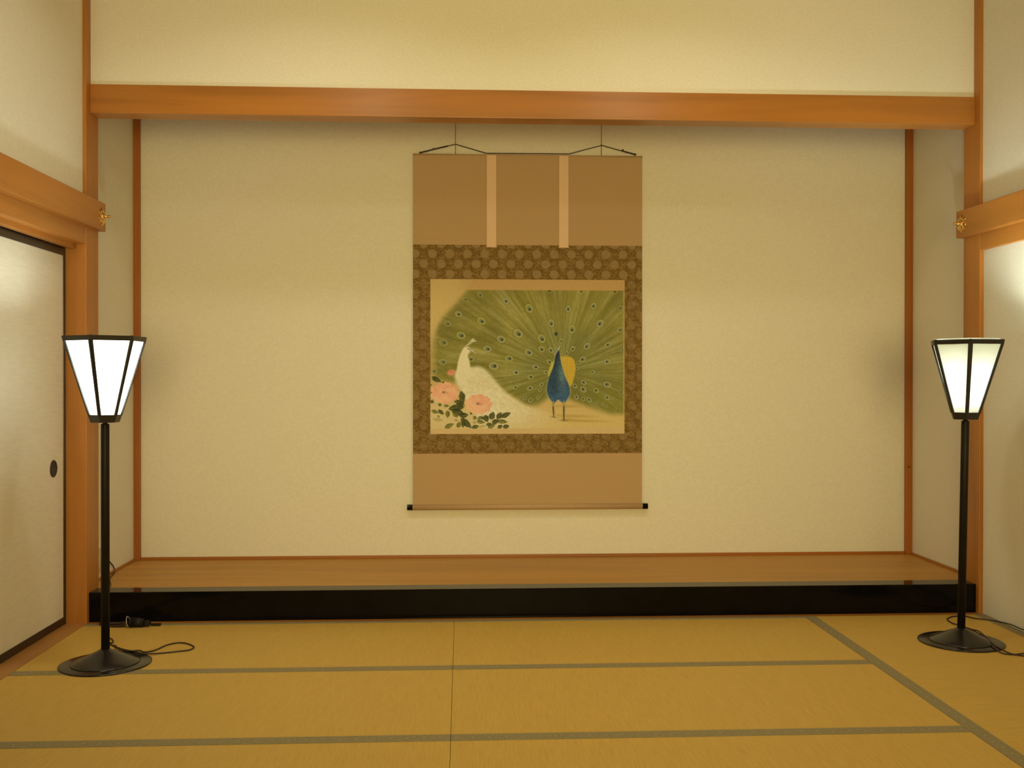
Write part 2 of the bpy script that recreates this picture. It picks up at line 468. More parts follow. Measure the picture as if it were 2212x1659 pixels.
for (y0, y1), lab in zip([(-1.660, -0.0125), (-2.514, -1.661)], ['tatami mat laid lengthwise along the plaster wall, under the far lamp', 'tatami mat laid lengthwise along the plaster wall, front of the one under the lamp']):
    mat_(1.7585, UR + 0.004, y0, y1, 'y', [(1.7585, 1.815), (UR - 0.050, UR + 0.004)], lab)

# ------------------------------------------------------------------ painted surfaces computed as colour grids
RNG = np.random.default_rng(7)
def vnoise(X, Y, sx, sy, seed):
    """smooth value noise; cell size sx by sy"""
    g = np.random.default_rng(seed).random((64, 64))
    u, v = X / sx, Y / sy
    iu, iv = np.floor(u).astype(int), np.floor(v).astype(int)
    fu, fv = u - iu, v - iv
    fu, fv = fu * fu * (3 - 2 * fu), fv * fv * (3 - 2 * fv)
    a = g[iv % 64, iu % 64]; b = g[iv % 64, (iu + 1) % 64]; c = g[(iv + 1) % 64, iu % 64]; d = g[(iv + 1) % 64, (iu + 1) % 64]
    return (a * (1 - fu) + b * fu) * (1 - fv) + (c * (1 - fu) + d * fu) * fv
def inside(X, Y, poly):
    m = np.zeros(X.shape, bool)
    n = len(poly)
    for i in range(n):
        x0, y0 = poly[i]; x1, y1 = poly[(i + 1) % n]
        if y0 == y1: continue
        c = ((Y >= min(y0, y1)) & (Y < max(y0, y1)) & (X < x0 + (Y - y0) * (x1 - x0) / (y1 - y0)))
        m ^= c
    return m.astype(float)
def blur(a, r, it=2):
    r = int(max(0, r))
    if r == 0: return a
    for _ in range(it):
        for ax in (0, 1):
            p = np.pad(a, [(r + 1, r) if k == ax else (0, 0) for k in (0, 1)], mode='edge')
            c = np.cumsum(p, axis=ax)
            n = a.shape[ax]
            a = ((c[2 * r + 1:2 * r + 1 + n] - c[:n]) if ax == 0 else (c[:, 2 * r + 1:2 * r + 1 + n] - c[:, :n])) / (2 * r + 1)
    return a
def smoothpoly(P, k=6):
    n = len(P); out = []
    for i in range(n):
        a, b, c, d = (np.array(P[(i + j) % n], float) for j in (-1, 0, 1, 2))
        for s in range(k):
            t = s / k
            out.append(tuple(0.5 * (2 * b + (c - a) * t + (2 * a - 5 * b + 4 * c - d) * t * t + (3 * b - a - 3 * c + d) * t ** 3)))
    return out
class Canvas:
    """colours are the ones seen in the picture (sRGB 0-255), turned into surface colour at the end"""
    def __init__(s, x0, x1, y0, y1, step):
        s.nx = int((x1 - x0) / step) + 1; s.ny = int((y1 - y0) / step) + 1
        s.x = np.linspace(x0, x1, s.nx); s.y = np.linspace(y0, y1, s.ny)
        s.X, s.Y = np.meshgrid(s.x, s.y); s.step = step
        s.c = np.zeros((s.ny, s.nx, 3))
    def fill(s, col): s.c[:] = col
    def lay(s, m, col, sl=None):
        col = np.asarray(col, float)
        t = s.c if sl is None else s.c[sl]
        t[:] = t * (1 - m[..., None]) + col * m[..., None]
    def win(s, x0, x1, y0, y1):
        i0, i1 = np.searchsorted(s.x, (x0, x1)); j0, j1 = np.searchsorted(s.y, (y0, y1))
        return slice(max(j0 - 1, 0), j1 + 1), slice(max(i0 - 1, 0), i1 + 1)
    def ellipse(s, cx, cy, rx, ry, ang, col, a=1.0, soft=0.25):
        R = max(rx, ry) * 1.6 + 4; sl = s.win(cx - R, cx + R, cy - R, cy + R)
        X, Y = s.X[sl] - cx, s.Y[sl] - cy; ca, sa = math.cos(ang), math.sin(ang)
        d = np.sqrt(((X * ca + Y * sa) / rx) ** 2 + ((-X * sa + Y * ca) / ry) ** 2)
        s.lay(np.clip((1 + soft - d) / (2 * soft), 0, 1) * a, col, sl)
    def ring(s, cx, cy, rx, ry, ang, w, col, a=1.0):
        R = max(rx, ry) * 1.6 + 6; sl = s.win(cx - R, cx + R, cy - R, cy + R)
        X, Y = s.X[sl] - cx, s.Y[sl] - cy; ca, sa = math.cos(ang), math.sin(ang)
        d = np.sqrt(((X * ca + Y * sa) / rx) ** 2 + ((-X * sa + Y * ca) / ry) ** 2)
        s.lay(np.clip(1 - np.abs(d - 1) / w, 0, 1) * a, col, sl)
    def line(s, p, q, w, col, a=1.0, w1=None):
        w1 = w if w1 is None else w1; W = max(w, w1) + 6
        sl = s.win(min(p[0], q[0]) - W, max(p[0], q[0]) + W, min(p[1], q[1]) - W, max(p[1], q[1]) + W)
        X, Y = s.X[sl], s.Y[sl]; dx, dy = q[0] - p[0], q[1] - p[1]; L2 = dx * dx + dy * dy + 1e-9
        t = np.clip(((X - p[0]) * dx + (Y - p[1]) * dy) / L2, 0, 1)
        d = np.hypot(X - p[0] - t * dx, Y - p[1] - t * dy)
        s.lay(np.clip((w + (w1 - w) * t - d) / s.step + 0.5, 0, 1) * a, col, sl)
    def leaf(s, p, q, w, col, a=0.9):
        W = w + 6
        sl = s.win(min(p[0], q[0]) - W, max(p[0], q[0]) + W, min(p[1], q[1]) - W, max(p[1], q[1]) + W)
        X, Y = s.X[sl], s.Y[sl]; dx, dy = q[0] - p[0], q[1] - p[1]; L = math.hypot(dx, dy)
        t = ((X - p[0]) * dx + (Y - p[1]) * dy) / (L * L); d = ((X - p[0]) * -dy + (Y - p[1]) * dx) / L
        hw = w / 2 * np.sin(np.pi * np.clip(t, 0, 1) ** 0.8) ** 0.9 * (1 + 0.05 * np.sin(t * 21))
        m = np.clip((hw - np.abs(d)) / s.step + 0.5, 0, 1) * ((t > 0) & (t < 1))
        tone = 0.85 + 0.35 * vnoise(X, Y, 14, 14, 5) + np.where(d > 0, 0.10, -0.05)
        s.lay(m * a, np.asarray(col, float) * tone[..., None], sl)
        s.line(p, q, 1.6, (150, 135, 60), 0.45)
    def poly(s, P, col, soft=0, a=1.0, sm=True):
        m = inside(s.X, s.Y, smoothpoly(P) if sm else P)
        m = blur(m, soft / s.step) if soft else blur(m, 1, 1)
        s.lay(m * a, col); return m
    def grid(s, name, x0, x1, z0, z1, y, m, parent, hole=None, k=1.0):
        """build the grid as a mesh in the plane y, columns from x0 to x1, rows from z1 (top) to z0"""
        c = np.clip(s.c, 0, 255) / 255
        L = np.where(c <= 0.04045, c / 12.92, ((c + 0.055) / 1.055) ** 2.4) / np.array(ILL) * k
        L = np.clip(L, 0, 0.9)
        base = wloc(parent)
        xs = np.linspace(x0, x1, s.nx) - base.x; zs = np.linspace(z1, z0, s.ny) - base.z
        V = np.empty((s.ny, s.nx, 3), np.float32); V[..., 0] = xs[None, :]; V[..., 1] = y - base.y; V[..., 2] = zs[:, None]
        idx = np.arange(s.nx * s.ny).reshape(s.ny, s.nx)
        F = np.stack([idx[:-1, :-1], idx[1:, :-1], idx[1:, 1:], idx[:-1, 1:]], -1)
        if hole is not None:
            hx0, hx1, hy0, hy1 = hole
            cx = (s.x[:-1] + s.x[1:]) / 2; cy = (s.y[:-1] + s.y[1:]) / 2
            keep = ~(((cx > hx0) & (cx < hx1))[None, :] & ((cy > hy0) & (cy < hy1))[:, None])
            F = F[keep]
        F = F.reshape(-1, 4).astype(np.int32)
        me = bpy.data.meshes.new(name)
        me.vertices.add(V.size // 3); me.vertices.foreach_set('co', V.ravel())
        me.loops.add(F.size); me.loops.foreach_set('vertex_index', F.ravel())
        me.polygons.add(len(F)); me.polygons.foreach_set('loop_start', np.arange(0, F.size, 4, dtype=np.int32))
        me.update(calc_edges=True)
        at = me.color_attributes.new('paint', 'FLOAT_COLOR', 'POINT')
        at.data.foreach_set('color', np.concatenate([L, np.ones((s.ny, s.nx, 1))], -1).astype(np.float32).ravel())
        me.materials.append(m)
        o = bpy.data.objects.new(name, me); COL.objects.link(o); o.parent = parent
        return o

def painting_canvas():
    """peacock and white peafowl among peonies; units: 1/4.42 px of the picture"""
    c = Canvas(135, 1985, 62, 1535, 3.4)
    X, Y = c.X, c.Y
    paper = np.array((182, 141, 70.0))
    c.fill(paper)
    # sand of the ground, paler to the left
    g = np.clip((Y - 1150) / 250, 0, 1)
    c.lay(g * 0.9, (190, 150, 74))
    c.lay(np.clip((Y - 1100) / 250, 0, 1) * np.clip((1300 - X) / 500, 0, 1) * 0.8, (194, 160, 92))
    c.lay(np.clip((420 - X) / 300, 0, 1) * np.clip((1 - np.abs(Y - 330) / 330), 0, 1) * 0.6, (188, 150, 70))
    # fan of tail feathers
    fan = [(500, 120), (470, 180), (405, 265), (330, 345), (250, 430), (205, 520), (165, 590), (140, 690), (100, 800), (100, 1010), (420, 1050), (760, 1130), (900, 1185),
           (1040, 1262), (1140, 1270), (1235, 1205), (1300, 1150), (1440, 1200), (1560, 1245), (1700, 1300), (1850, 1345), (2040, 1352), (2040, 120)]
    m = blur(inside(X, Y, fan), 22 / c.step)
    m *= np.clip((X - 120) / 90, 0.35, 1)
    m *= np.clip((Y - 163) / 3.4 + 0.5, 0, 1)
    m *= 0.94
    FX, FY = 1385.0, 930.0
    th = np.arctan2(Y - FY, X - FX); r = np.hypot(X - FX, Y - FY)
    s1 = vnoise(th * 100 + 400, r, 2.6, 260, 11); s2 = vnoise(th * 100 + 900, r, 0.9, 110, 12); s3 = vnoise(th * 100 + 500, r, 7.5, 420, 13)
    cl = vnoise(X, Y, 150, 150, 14)
    barb = vnoise(th * 170 + r * 0.045 + 300, r - 3 * np.abs(th) * 60, 1.6, 26, 15)
    t = 0.40 * s1 + 0.10 * s2 + 0.30 * s3 + 0.20 * barb
    t = np.clip((t - 0.22) / 0.60, 0, 1)
    dark = np.array((100, 86, 24.0)); mid = np.array((121, 104, 36.0)); lite = np.array((148, 129, 62.0))
    col = np.where((t < 0.5)[..., None], dark + (mid - dark) * (t * 2)[..., None], mid + (lite - mid) * ((t - 0.5) * 2)[..., None])
    inner = np.clip(1 - r / 520, 0, 1)[..., None]
    col = col * (1 - 0.22 * inner) + np.array((66, 68, 30.0)) * 0.22 * inner
    mid_r = np.clip(1 - np.abs(r - 330) / 320, 0, 1)[..., None]
    col = col * (1 - 0.14 * mid_r) + np.array((88, 90, 46.0)) * 0.14 * mid_r
    top = np.clip((700 - Y) / 500, 0, 1)[..., None]
    col = col * (1 - 0.2 * top) + np.array((138, 112, 40.0)) * 0.2 * top
    low = np.clip((Y - 1000) / 250, 0, 1)[..., None]
    col = col * (1 - 0.35 * low) + np.array((108, 98, 24.0)) * 0.35 * low
    col = col * (0.93 + 0.14 * cl[..., None])
    c.lay(m, col)
    # fine pale shafts
    rs = random.Random(3)
    for k in range(150):
        a = math.radians(rs.uniform(150, 395)); r0, r1 = rs.uniform(130, 420), rs.uniform(430, 1150)
        if math.sin(a) > 0.28 and math.cos(a) < 0.5: continue
        p = (FX + r0 * math.cos(a), FY + r0 * math.sin(a)); a2 = a + rs.uniform(-0.03, 0.03); q = (FX + r1 * math.cos(a2), FY + r1 * math.sin(a2))
        q = (min(max(q[0], 200), 1970), min(max(q[1], 175), 1230))
        c.line(p, q, 1.3, (150, 136, 66), rs.uniform(0.05, 0.24))
    # the eyes of the feathers
    eyes = [(467,255,28),(605,210,30),(850,268,30),(1072,338,42),(1445,340,30),(1688,312,30),(1948,330,30),(400,395,32),(295,485,35),(618,460,40),(968,578,45),(1282,478,35),(1482,535,38),(1750,478,38),
            (1948,538,35),(425,597,42),(258,665,42),(805,632,40),(1192,625,42),(675,725,38),(1067,757,38),(1190,727,32),(1278,735,28),(1378,648,22),(1390,712,18),(1490,722,26),(1430,765,20),(1382,780,14),
            (1625,697,34),(1828,682,30),(1968,733,22),(253,850,38),(168,938,30),(880,815,38),(1585,822,32),(1820,845,30),(1540,853,20),(735,888,45),(1132,897,30),(1265,848,28),(945,950,30),(1232,948,22),
            (1085,993,30),(1678,945,22),(1970,948,20),(520,825,28),(1595,1045,28),(1820,1065,36),(940,1093,25),(1078,1100,28),(1188,1065,22),(1175,1115,20),(1590,1112,32),(1510,1078,24),(1715,1122,28),
            (1955,1137,25),(1032,1195,20),(1160,1187,20),(1085,1215,24),(1525,1185,24),(1590,1203,22),(1647,1212,26),(1822,1190,26),(1720,1240,16),(1772,1245,16),(1812,1270,14),(1900,1295,14),(1530,910,18)]
    for i, (x, y, w) in enumerate(eyes):
        a = math.atan2(FY - y, FX - x); ca, sa = math.cos(a), math.sin(a)
        f = 0.55 if x < 320 or y < 260 or x > 1940 else 1.0
        rx, ry = w * 0.98, w * 0.74
        if w > 24:
            c.line((x - ca * rx * 1.1, y - sa * rx * 1.1), (x + ca * rx * 2.0, y + sa * rx * 2.0), 1.8, (150, 140, 70), 0.35 * f)
        c.ellipse(x, y, rx * 1.25, ry * 1.25, a, (84, 74, 20), 0.30 * f)
        c.ellipse(x, y, rx * 0.95, ry * 0.95, a, (132, 118, 55), 0.75 * f)
        yel = (i * 7) % 3 == 0
        c.ring(x, y, rx * 0.9, ry * 0.9, a, 0.24, (174, 156, 62) if yel else (172, 156, 94), 0.78 * f)
        c.ellipse(x + ca * w * 0.12, y + sa * w * 0.12, w * 0.52, w * 0.40, a, (104, 94, 44), 0.8 * f)
        c.ellipse(x + ca * w * 0.18, y + sa * w * 0.18, w * 0.30, w * 0.27, a, (62, 66, 46), 0.9 * f)
        c.ellipse(x + ca * w * 0.22, y + sa * w * 0.22 + 1, w * 0.19, w * 0.21, a, (24, 26, 24), 0.95 * f, 0.4)
        if w > 33: c.ellipse(x + ca * w * 0.08, y + sa * w * 0.02, w * 0.13, w * 0.16, a, (128, 124, 112), 0.5 * f, 0.4)
    for x, y in ((1265, 172), (1570, 176), (1890, 176)):
        c.ring(x, y, 26, 17, 0, 0.3, (158, 142, 66), 0.6); c.ellipse(x, y - 2, 12, 8, 0, (60, 50, 18), 0.8)
    c.ellipse(1328, 580, 15, 17, 0, (40, 42, 34), 0.9)
    # gold back and blue body of the displaying bird
    gm = c.poly([(1372, 801), (1430, 793), (1477, 806), (1508, 845), (1514, 927), (1498, 1010), (1470, 1080), (1420, 1060), (1380, 930), (1360, 840)], (182, 138, 38), soft=6)
    c.lay(gm * np.clip(vnoise(X, Y, 9, 9, 21) - 0.35, 0, 1) * 0.5, (160, 108, 30))
    c.poly([(1310, 832), (1276, 880), (1258, 935), (1254, 985), (1290, 960), (1316, 880)], (176, 148, 46), soft=5)
    body = [(1357, 728), (1345, 742), (1330, 765), (1319, 816), (1301, 898), (1270, 975), (1247, 1062), (1243, 1127), (1262, 1188), (1296, 1232), (1316, 1240), (1348, 1209), (1380, 1232), (1407, 1243),
            (1436, 1205), (1460, 1148), (1452, 1074), (1419, 998), (1390, 910), (1373, 840), (1361, 775)]
    c.poly([(x + (10 if x > 1360 else -9), y + 2) for x, y in body], (150, 145, 84), soft=8, a=0.55)
    bmask = blur(inside(X, Y, smoothpoly(body)), 1, 1)
    v = np.clip((Y - 740) / 480, 0, 1)[..., None]
    sh = np.exp(-(((X - 1375 - (Y - 900) * 0.08) / 42) ** 2 + ((Y - 975) / 130) ** 2))[..., None]
    dk = np.exp(-(((X - 1300) / 60) ** 2 + ((Y - 1080) / 120) ** 2))[..., None]
    bc = np.array((29, 34, 32.0)) * (1 - v) + np.array((58, 79, 84.0)) * v
    bc = bc * (1 - 0.65 * sh) + np.array((104, 122, 98.0)) * 0.65 * sh
    bc = bc * (1 - 0.45 * dk) + np.array((38, 54, 50.0)) * 0.45 * dk
    bc = bc * (0.82 + 0.36 * vnoise(X, Y, 9, 9, 31)[..., None])
    c.lay(bmask, bc)
    c.ring(1335, 695, 26, 34, 0.5, 0.07, (160, 150, 100), 0.5)
    for q in ((1332, 662), (1345, 650), (1360, 655), (1372, 668)):
        c.line((1356, 732), q, 1.5, (150, 140, 90), 0.5)
    c.line((1356, 726), (1318, 782), 2.6, (176, 160, 116), 0.8); c.line((1362, 702), (1350, 735), 3.0, (190, 176, 140), 0.8); c.line((1330, 700), (1308, 775), 3.0, (150, 140, 90), 0.5)
    # shadows drawn on the ground beside the feet, part of the artwork
    for x, y, rx in ((1448, 1271, 105), (1490, 1367, 165), (1590, 1412, 185), (1440, 1400, 60)):
        c.ellipse(x, y, rx, 11, 0.02, (150, 112, 40), 0.55, 0.8)
    for x0, x1, y0, y1 in ((1301, 1307, 1236, 1376), (1403, 1404, 1236, 1408)):
        c.line((x0, y0), (x1, y1), 12, (152, 118, 48), 0.9, 6); c.line((x0, y0 + 45), (x1, y1), 8, (84, 62, 34), 0.85, 6)
        for dx, dy in ((-42, -4), (40, 8), (8, 12), (-18, 8)):
            c.line((x1, y1 - 4), (x1 + dx, y1 + dy), 5, (96, 70, 34), 0.6, 2)
    # white peafowl with its long train
    tailpts = [(544, 897), (580, 891), (630, 905), (680, 946), (736, 1010), (832, 1119), (928, 1189), (1037, 1258), (1150, 1302), (1260, 1340), (1420, 1410), (1470, 1500), (700, 1500), (560, 1330), (467, 1200), (430, 1130), (385, 1066), (365, 991), (384, 927), (440, 900)]
    m = blur(inside(X, Y, smoothpoly(tailpts)), 14 / c.step)
    fade = np.clip((1480 - X) / 700, 0, 1) * np.clip((1560 - Y) / 220, 0, 1)
    wcol = np.array((206, 178, 116.0)) * (0.93 + 0.13 * (0.5 * vnoise(X + Y, Y - X, 30, 12, 41) + 0.5 * vnoise(X, Y, 22, 22, 42)))[..., None]
    shade_ = np.exp(-(((X - 640) / 150) ** 2 + ((Y - 1040) / 70) ** 2))[..., None]
    wcol = wcol * (1 - 0.35 * shade_) + np.array((180, 148, 84.0)) * 0.35 * shade_
    c.lay(m * fade, wcol)
    neck = [(461, 706), (440, 730), (412, 790), (394, 860), (384, 930), (372, 990), (440, 1040), (520, 960), (512, 905), (506, 850), (490, 795), (498, 768), (514, 756), (505, 730), (486, 708)]
    c.poly(neck, (206, 177, 114), soft=5)
    c.line((466, 706), (540, 640), 6, (178, 154, 92), 0.9, 16); c.line((530, 650), (530, 632), 4, (200, 184, 134), 0.8); c.line((540, 650), (566, 652), 5, (196, 180, 130), 0.8)
    c.line((492, 712), (560, 768), 6.5, (202, 180, 126), 0.95, 2); c.line((510, 742), (556, 764), 3, (120, 108, 60), 0.7); c.line((488, 721), (512, 733), 4, (74, 64, 40), 0.85)
    c.line((506, 830), (512, 812), 5, (70, 64, 28), 0.5)
    for k in range(26):
        x = rs.uniform(520, 820); y = 960 + (x - 520) * 0.75 + rs.uniform(-50, 60)
        c.line((x, y), (x + 60, y + 45), 1.6, (180, 150, 88) if k % 2 else (206, 180, 116), 0.4)
    for k in range(40):
        x = rs.uniform(700, 1250); y = 1150 + (x - 700) * 0.36 + rs.uniform(-20, 130)
        c.line((x, y), (x + 110, y + 45), 1.5, (178, 146, 80) if k % 2 else (204, 174, 108), 0.3)
    # leaves behind and below the peonies; lists are in crop units, converted on the fly
    T = lambda p: (p[0] * 0.640, p[1] * 0.640 + 575)
    DK, MD, LT = (58, 54, 17), (92, 82, 26), (128, 106, 44)
    leaves = [((230,650),(370,730),70,DK),((240,660),(290,720),40,DK),((385,720),(420,755),24,DK),((665,860),(690,1080),85,DK),((700,890),(700,1010),50,DK),((480,1130),(720,1090),100,DK),((560,1000),(720,1070),70,DK),
              ((520,1140),(720,1215),105,DK),((600,1040),(690,1130),80,DK),((640,1230),(775,1215),85,DK),((225,1150),(335,1190),55,MD),((325,1140),(412,1212),55,DK),((465,1150),(465,1262),70,MD),((660,1270),(820,1412),95,DK),
              ((700,1300),(690,1410),60,DK),((420,1412),(560,1345),72,MD),((610,1405),(655,1315),70,MD),((820,1412),(932,1380),62,DK),((1015,1220),(1060,1325),85,DK),((1100,1285),(1150,1170),90,DK),((1200,1280),(1265,1175),80,DK),
              ((1255,1252),(1402,1183),74,DK),((1200,1310),(1360,1325),66,MD),((1120,1335),(1235,1295),74,DK),((1285,1402),(1382,1380),66,DK),((1205,1412),(1285,1372),56,DK),((1060,1408),(1175,1355),66,MD),((895,1310),(1025,1332),58,MD),
              ((910,1290),(970,1235),50,MD),((845,1240),(892,1282),56,MD),((795,1185),(842,1197),46,DK),((325,1060),(380,1072),44,DK),((408,1082),(492,1082),42,MD),((315,1225),(348,1252),28,MD),((212,1005),(262,1035),50,DK),((205,885),(240,900),34,DK),
              ((205,770),(235,772),26,DK),((1035,1370),(1115,1340),48,DK),((930,1400),(1050,1370),40,LT),((540,1200),(620,1250),50,MD),((850,1350),(880,1300),44,LT),((250,1280),(400,1300),60,LT),((560,1290),(640,1310),44,LT),((960,1240),(1000,1290),44,DK)]
    for p, q, w, col in leaves:
        c.leaf(T(p), T(q), w * 0.64, col, 0.88 if col != LT else 0.45)
    for p, q in (((820,1190),(880,1340)),((1000,1330),(1080,1360)),((890,1250),(960,1320)),((1080,1310),(1140,1280)),((500,690),(560,650))):
        c.line(T(p), T(q), 1.8, (150, 130, 56), 0.6)
    c.ellipse(318, 1005, 36, 9, 0.2, (112, 100, 30), 0.6, 0.6); c.ellipse(345, 1022, 20, 7, 0.9, (112, 100, 30), 0.5, 0.6)
    # peonies
    def peony(cx, cy, rx, ry, seed, red):
        R = rx * 1.3; sl = c.win(cx - R, cx + R, cy - R, cy + R)
        XX, YY = c.X[sl] - cx, c.Y[sl] - cy
        a = np.arctan2(YY / ry, XX / rx); d = np.hypot(XX / rx, YY / ry)
        edge = 0.93 + 0.05 * np.sin(9 * a + seed) + 0.035 * np.sin(17 * a + 2 * seed) + 0.03 * np.sin(29 * a)
        mk = np.clip((edge - d) / 0.05 + 0.5, 0, 1)
        base = np.array((216, 153, 92.0)); rd = np.array((206, 122, 78.0))
        w = np.clip(vnoise(c.X[sl] + seed * 50, c.Y[sl], 40, 40, 50 + seed) * 1.3 - 0.3 + red * (XX / rx) * 0.5 - 0.35 * np.clip(YY / ry, -1, 1) * red, 0, 1)[..., None]
        lay = base * (1 - 0.75 * w) + rd * 0.75 * w
        wob = d * 5.2 + 0.5 * np.sin(6 * a + seed) + 0.4 * np.sin(11 * a + d * 9) + 1.2 * vnoise(c.X[sl], c.Y[sl], 24, 24, 60 + seed)
        fr = wob - np.floor(wob)
        line_ = np.exp(-((fr - 0.12) / 0.10) ** 2)[..., None]
        lay = lay * (1 - 0.30 * line_) + np.array((178, 98, 62.0)) * 0.30 * line_
        hi = np.exp(-((fr - 0.45) / 0.2) ** 2)[..., None]
        lay = lay * (1 - 0.25 * hi) + np.array((228, 172, 112.0)) * 0.25 * hi
        c.lay(mk * 0.96, lay, sl)
        c.ellipse(cx + 2, cy - 2, 24, 11, 0.25, (150, 96, 58), 0.85, 0.5); c.ellipse(cx - 8, cy - 4, 10, 8, 0, (96, 66, 52), 0.6, 0.5); c.ellipse(cx + 12, cy + 3, 14, 6, 0.4, (214, 150, 84), 0.7, 0.5)
    peony(268, 1143, 142, 106, 1, 0.25)
    peony(592, 1252, 132, 100, 2, 0.9)
    c.ellipse(332, 952, 36, 28, -0.2, (205, 132, 80), 0.9, 0.5); c.ellipse(330, 945, 22, 14, 0.3, (200, 96, 66), 0.9, 0.5); c.ellipse(318, 960, 10, 9, 0, (210, 120, 78), 0.8, 0.5)
    # mat strips above and below the picture field
    tm = np.clip((163 - Y) / 3.4 + 0.5, 0, 1)
    c.lay(tm * np.clip((X - 380) / 160, 0, 1), (176, 128, 62))
    bmk = np.clip((Y - 1484) / 3.4 + 0.5, 0, 1)
    c.lay(bmk, np.array((190, 147, 80.0)) * np.ones_like(X)[..., None])
    c.lay(np.clip((X - 1968) / 6, 0, 1) * np.clip((Y - 163) / 4, 0, 1) * 0.5, (184, 148, 72))
    c.c *= (0.97 + 0.06 * vnoise(X, Y, 7, 7, 71))[..., None]
    return c
def brocade_canvas():
    """dark brown brocade with rows of round medallions and curling cloud lines; units: picture px"""
    c = Canvas(892.5, 1386.3, 529.5, 979.5, 1.12)
    X, Y = c.X, c.Y
    a = vnoise(X, Y, 5.2, 3.6, 81); b = vnoise(X + 40, Y, 2.6, 1.9, 82)
    t = np.clip((0.62 * a + 0.38 * b - 0.36) / 0.45, 0, 1)[..., None]
    c.c[:] = np.array((88, 56, 12.0)) * (1 - t) + np.array((116, 78, 28.0)) * t
    P, Q = 37.35, 43.6
    for off, oy in ((0.0, 549.0), (P / 2, 570.8)):
        u = ((X - 934.0 - off) / P + 0.5) % 1.0 - 0.5; v = ((Y - oy) / Q + 0.5) % 1.0 - 0.5
        d = np.hypot(u * P, v * Q)
        ang = np.arctan2(v * Q, u * P)
        c.lay(np.clip((9.6 + 0.5 * np.cos(10 * ang) - d) / 1.4 + 0.5, 0, 1) * np.where(Y < 606, 0.92, 0.5), np.array((124, 89, 40.0)) * (0.95 + 0.10 * b)[..., None])
        # curls between the medallions
        for cx, cy, rr in ((18.0, -4.0, 4.2), (19.5, 5.5, 3.4), (12.5, 12.0, 3.0)):
            uu = ((X - 934.0 - off - cx) / P + 0.5) % 1.0 - 0.5; vv = ((Y - oy - cy) / Q + 0.5) % 1.0 - 0.5
            dd = np.hypot(uu * P, vv * Q * 1.25); aa = np.arctan2(vv * Q, uu * P)
            c.lay(np.exp(-((dd - rr - 0.5 * aa) / 0.9) ** 2) * 0.55, (140, 98, 40))
            c.lay(np.exp(-((dd - rr * 0.35) / 1.2) ** 2) * 0.4, (78, 46, 8))
    low = np.clip((Y - 640) / 320, 0, 1)
    return c

# ------------------------------------------------------------------ hanging scroll
SY = 0.919                      # plane of the scroll's face
SX0, SX1 = -0.2475, 1.1020
scroll = empty('hanging_scroll', (0.427, SY, 0.44), 'hanging scroll painted with a green peacock and a white one, on the alcove wall', 'scroll')
obj('silk_mount', BX(SX0, SX1, SY, SY + 0.0022, 0.442, 2.508), M_SILK, scroll)
brocade_canvas().grid('brocade_border', SX0 + 0.0005, SX1 - 0.0005, 0.757, 1.980, SY - 0.0012, M_BROCADE, scroll, hole=(930.8, 1347.9, 604.6, 936.2), k=np.array((0.95, 1.04, 1.0)))
painting_canvas().grid('painting', -0.1458, 0.9968, 0.872, 1.7785, SY - 0.0016, M_PAINT, scroll, k=np.array((0.80, 0.84, 0.80)))
for x0, x1 in ((0.1835, 0.2385), (0.6085, 0.6635)):
    bm = BX(x0, x1, SY - 0.0045, SY - 0.003, 1.970, 2.506)
    box(bm, x0 - 0.003, x1 + 0.003, SY - 0.0055, SY - 0.003, 1.966, 1.973, bev=0.0008)
    obj('ribbon', bm, M_RIBBON, scroll)
bm = bmesh.new(); rod(bm, (SX0 - 0.001, SY + 0.004, 2.505), (SX1 + 0.001, SY + 0.004, 2.505), 0.0065)
obj('top_rod', bm, M_SILK, scroll, True)
bm = bmesh.new(); rod(bm, (SX0 - 0.002, SY - 0.003, 0.443), (SX1 + 0.002, SY - 0.003, 0.443), 0.0165, 28)
rl = obj('roller', bm, M_SILK, scroll, True)
for s, x in ((-1, SX0 - 0.002), (1, SX1 + 0.002)):
    bm = bmesh.new(); rod(bm, (x, SY - 0.003, 0.443), (x + s * 0.031, SY - 0.003, 0.443), 0.0168, 28)
    tag(obj('roller_knob', bm, M_LACQUER, rl, False), 'black lacquered roller knob')
def cz(x): return x
cord = [(-0.205, 2.515), (-0.10, 2.541), (0.0005, 2.566), (0.09, 2.541), (0.180, 2.5155), (0.42, 2.5165), (0.668, 2.517), (0.765, 2.544), (0.860, 2.5695), (0.96, 2.543), (1.058, 2.5185)]
bm = bmesh.new()
tube(bm, [(x, SY - 0.008, z) for x, z in cord], 0.0026, 8, smooth=False)
tube(bm, [(-0.205, SY - 0.009, 2.514), (-0.16, SY - 0.009, 2.5255), (-0.125, SY - 0.009, 2.535), (-0.045, SY - 0.009, 2.5545)], 0.0042, 8, smooth=False)
tube(bm, [(0.993, SY - 0.009, 2.5345), (1.03, SY - 0.009, 2.5255), (1.058, SY - 0.009, 2.518)], 0.0042, 8, smooth=False)
for x, z, r in ((-0.205, 2.514, 0.0062), (-0.127, 2.5375, 0.0052), (0.985, 2.542, 0.0062), (1.058, 2.518, 0.0066)):
    s = bmesh.ops.create_icosphere(bm, subdivisions=2, radius=r)
    bmesh.ops.translate(bm, verts=s['verts'], vec=(x, SY - 0.009, z))
obj('cord', bm, M_CORD, scroll, True)
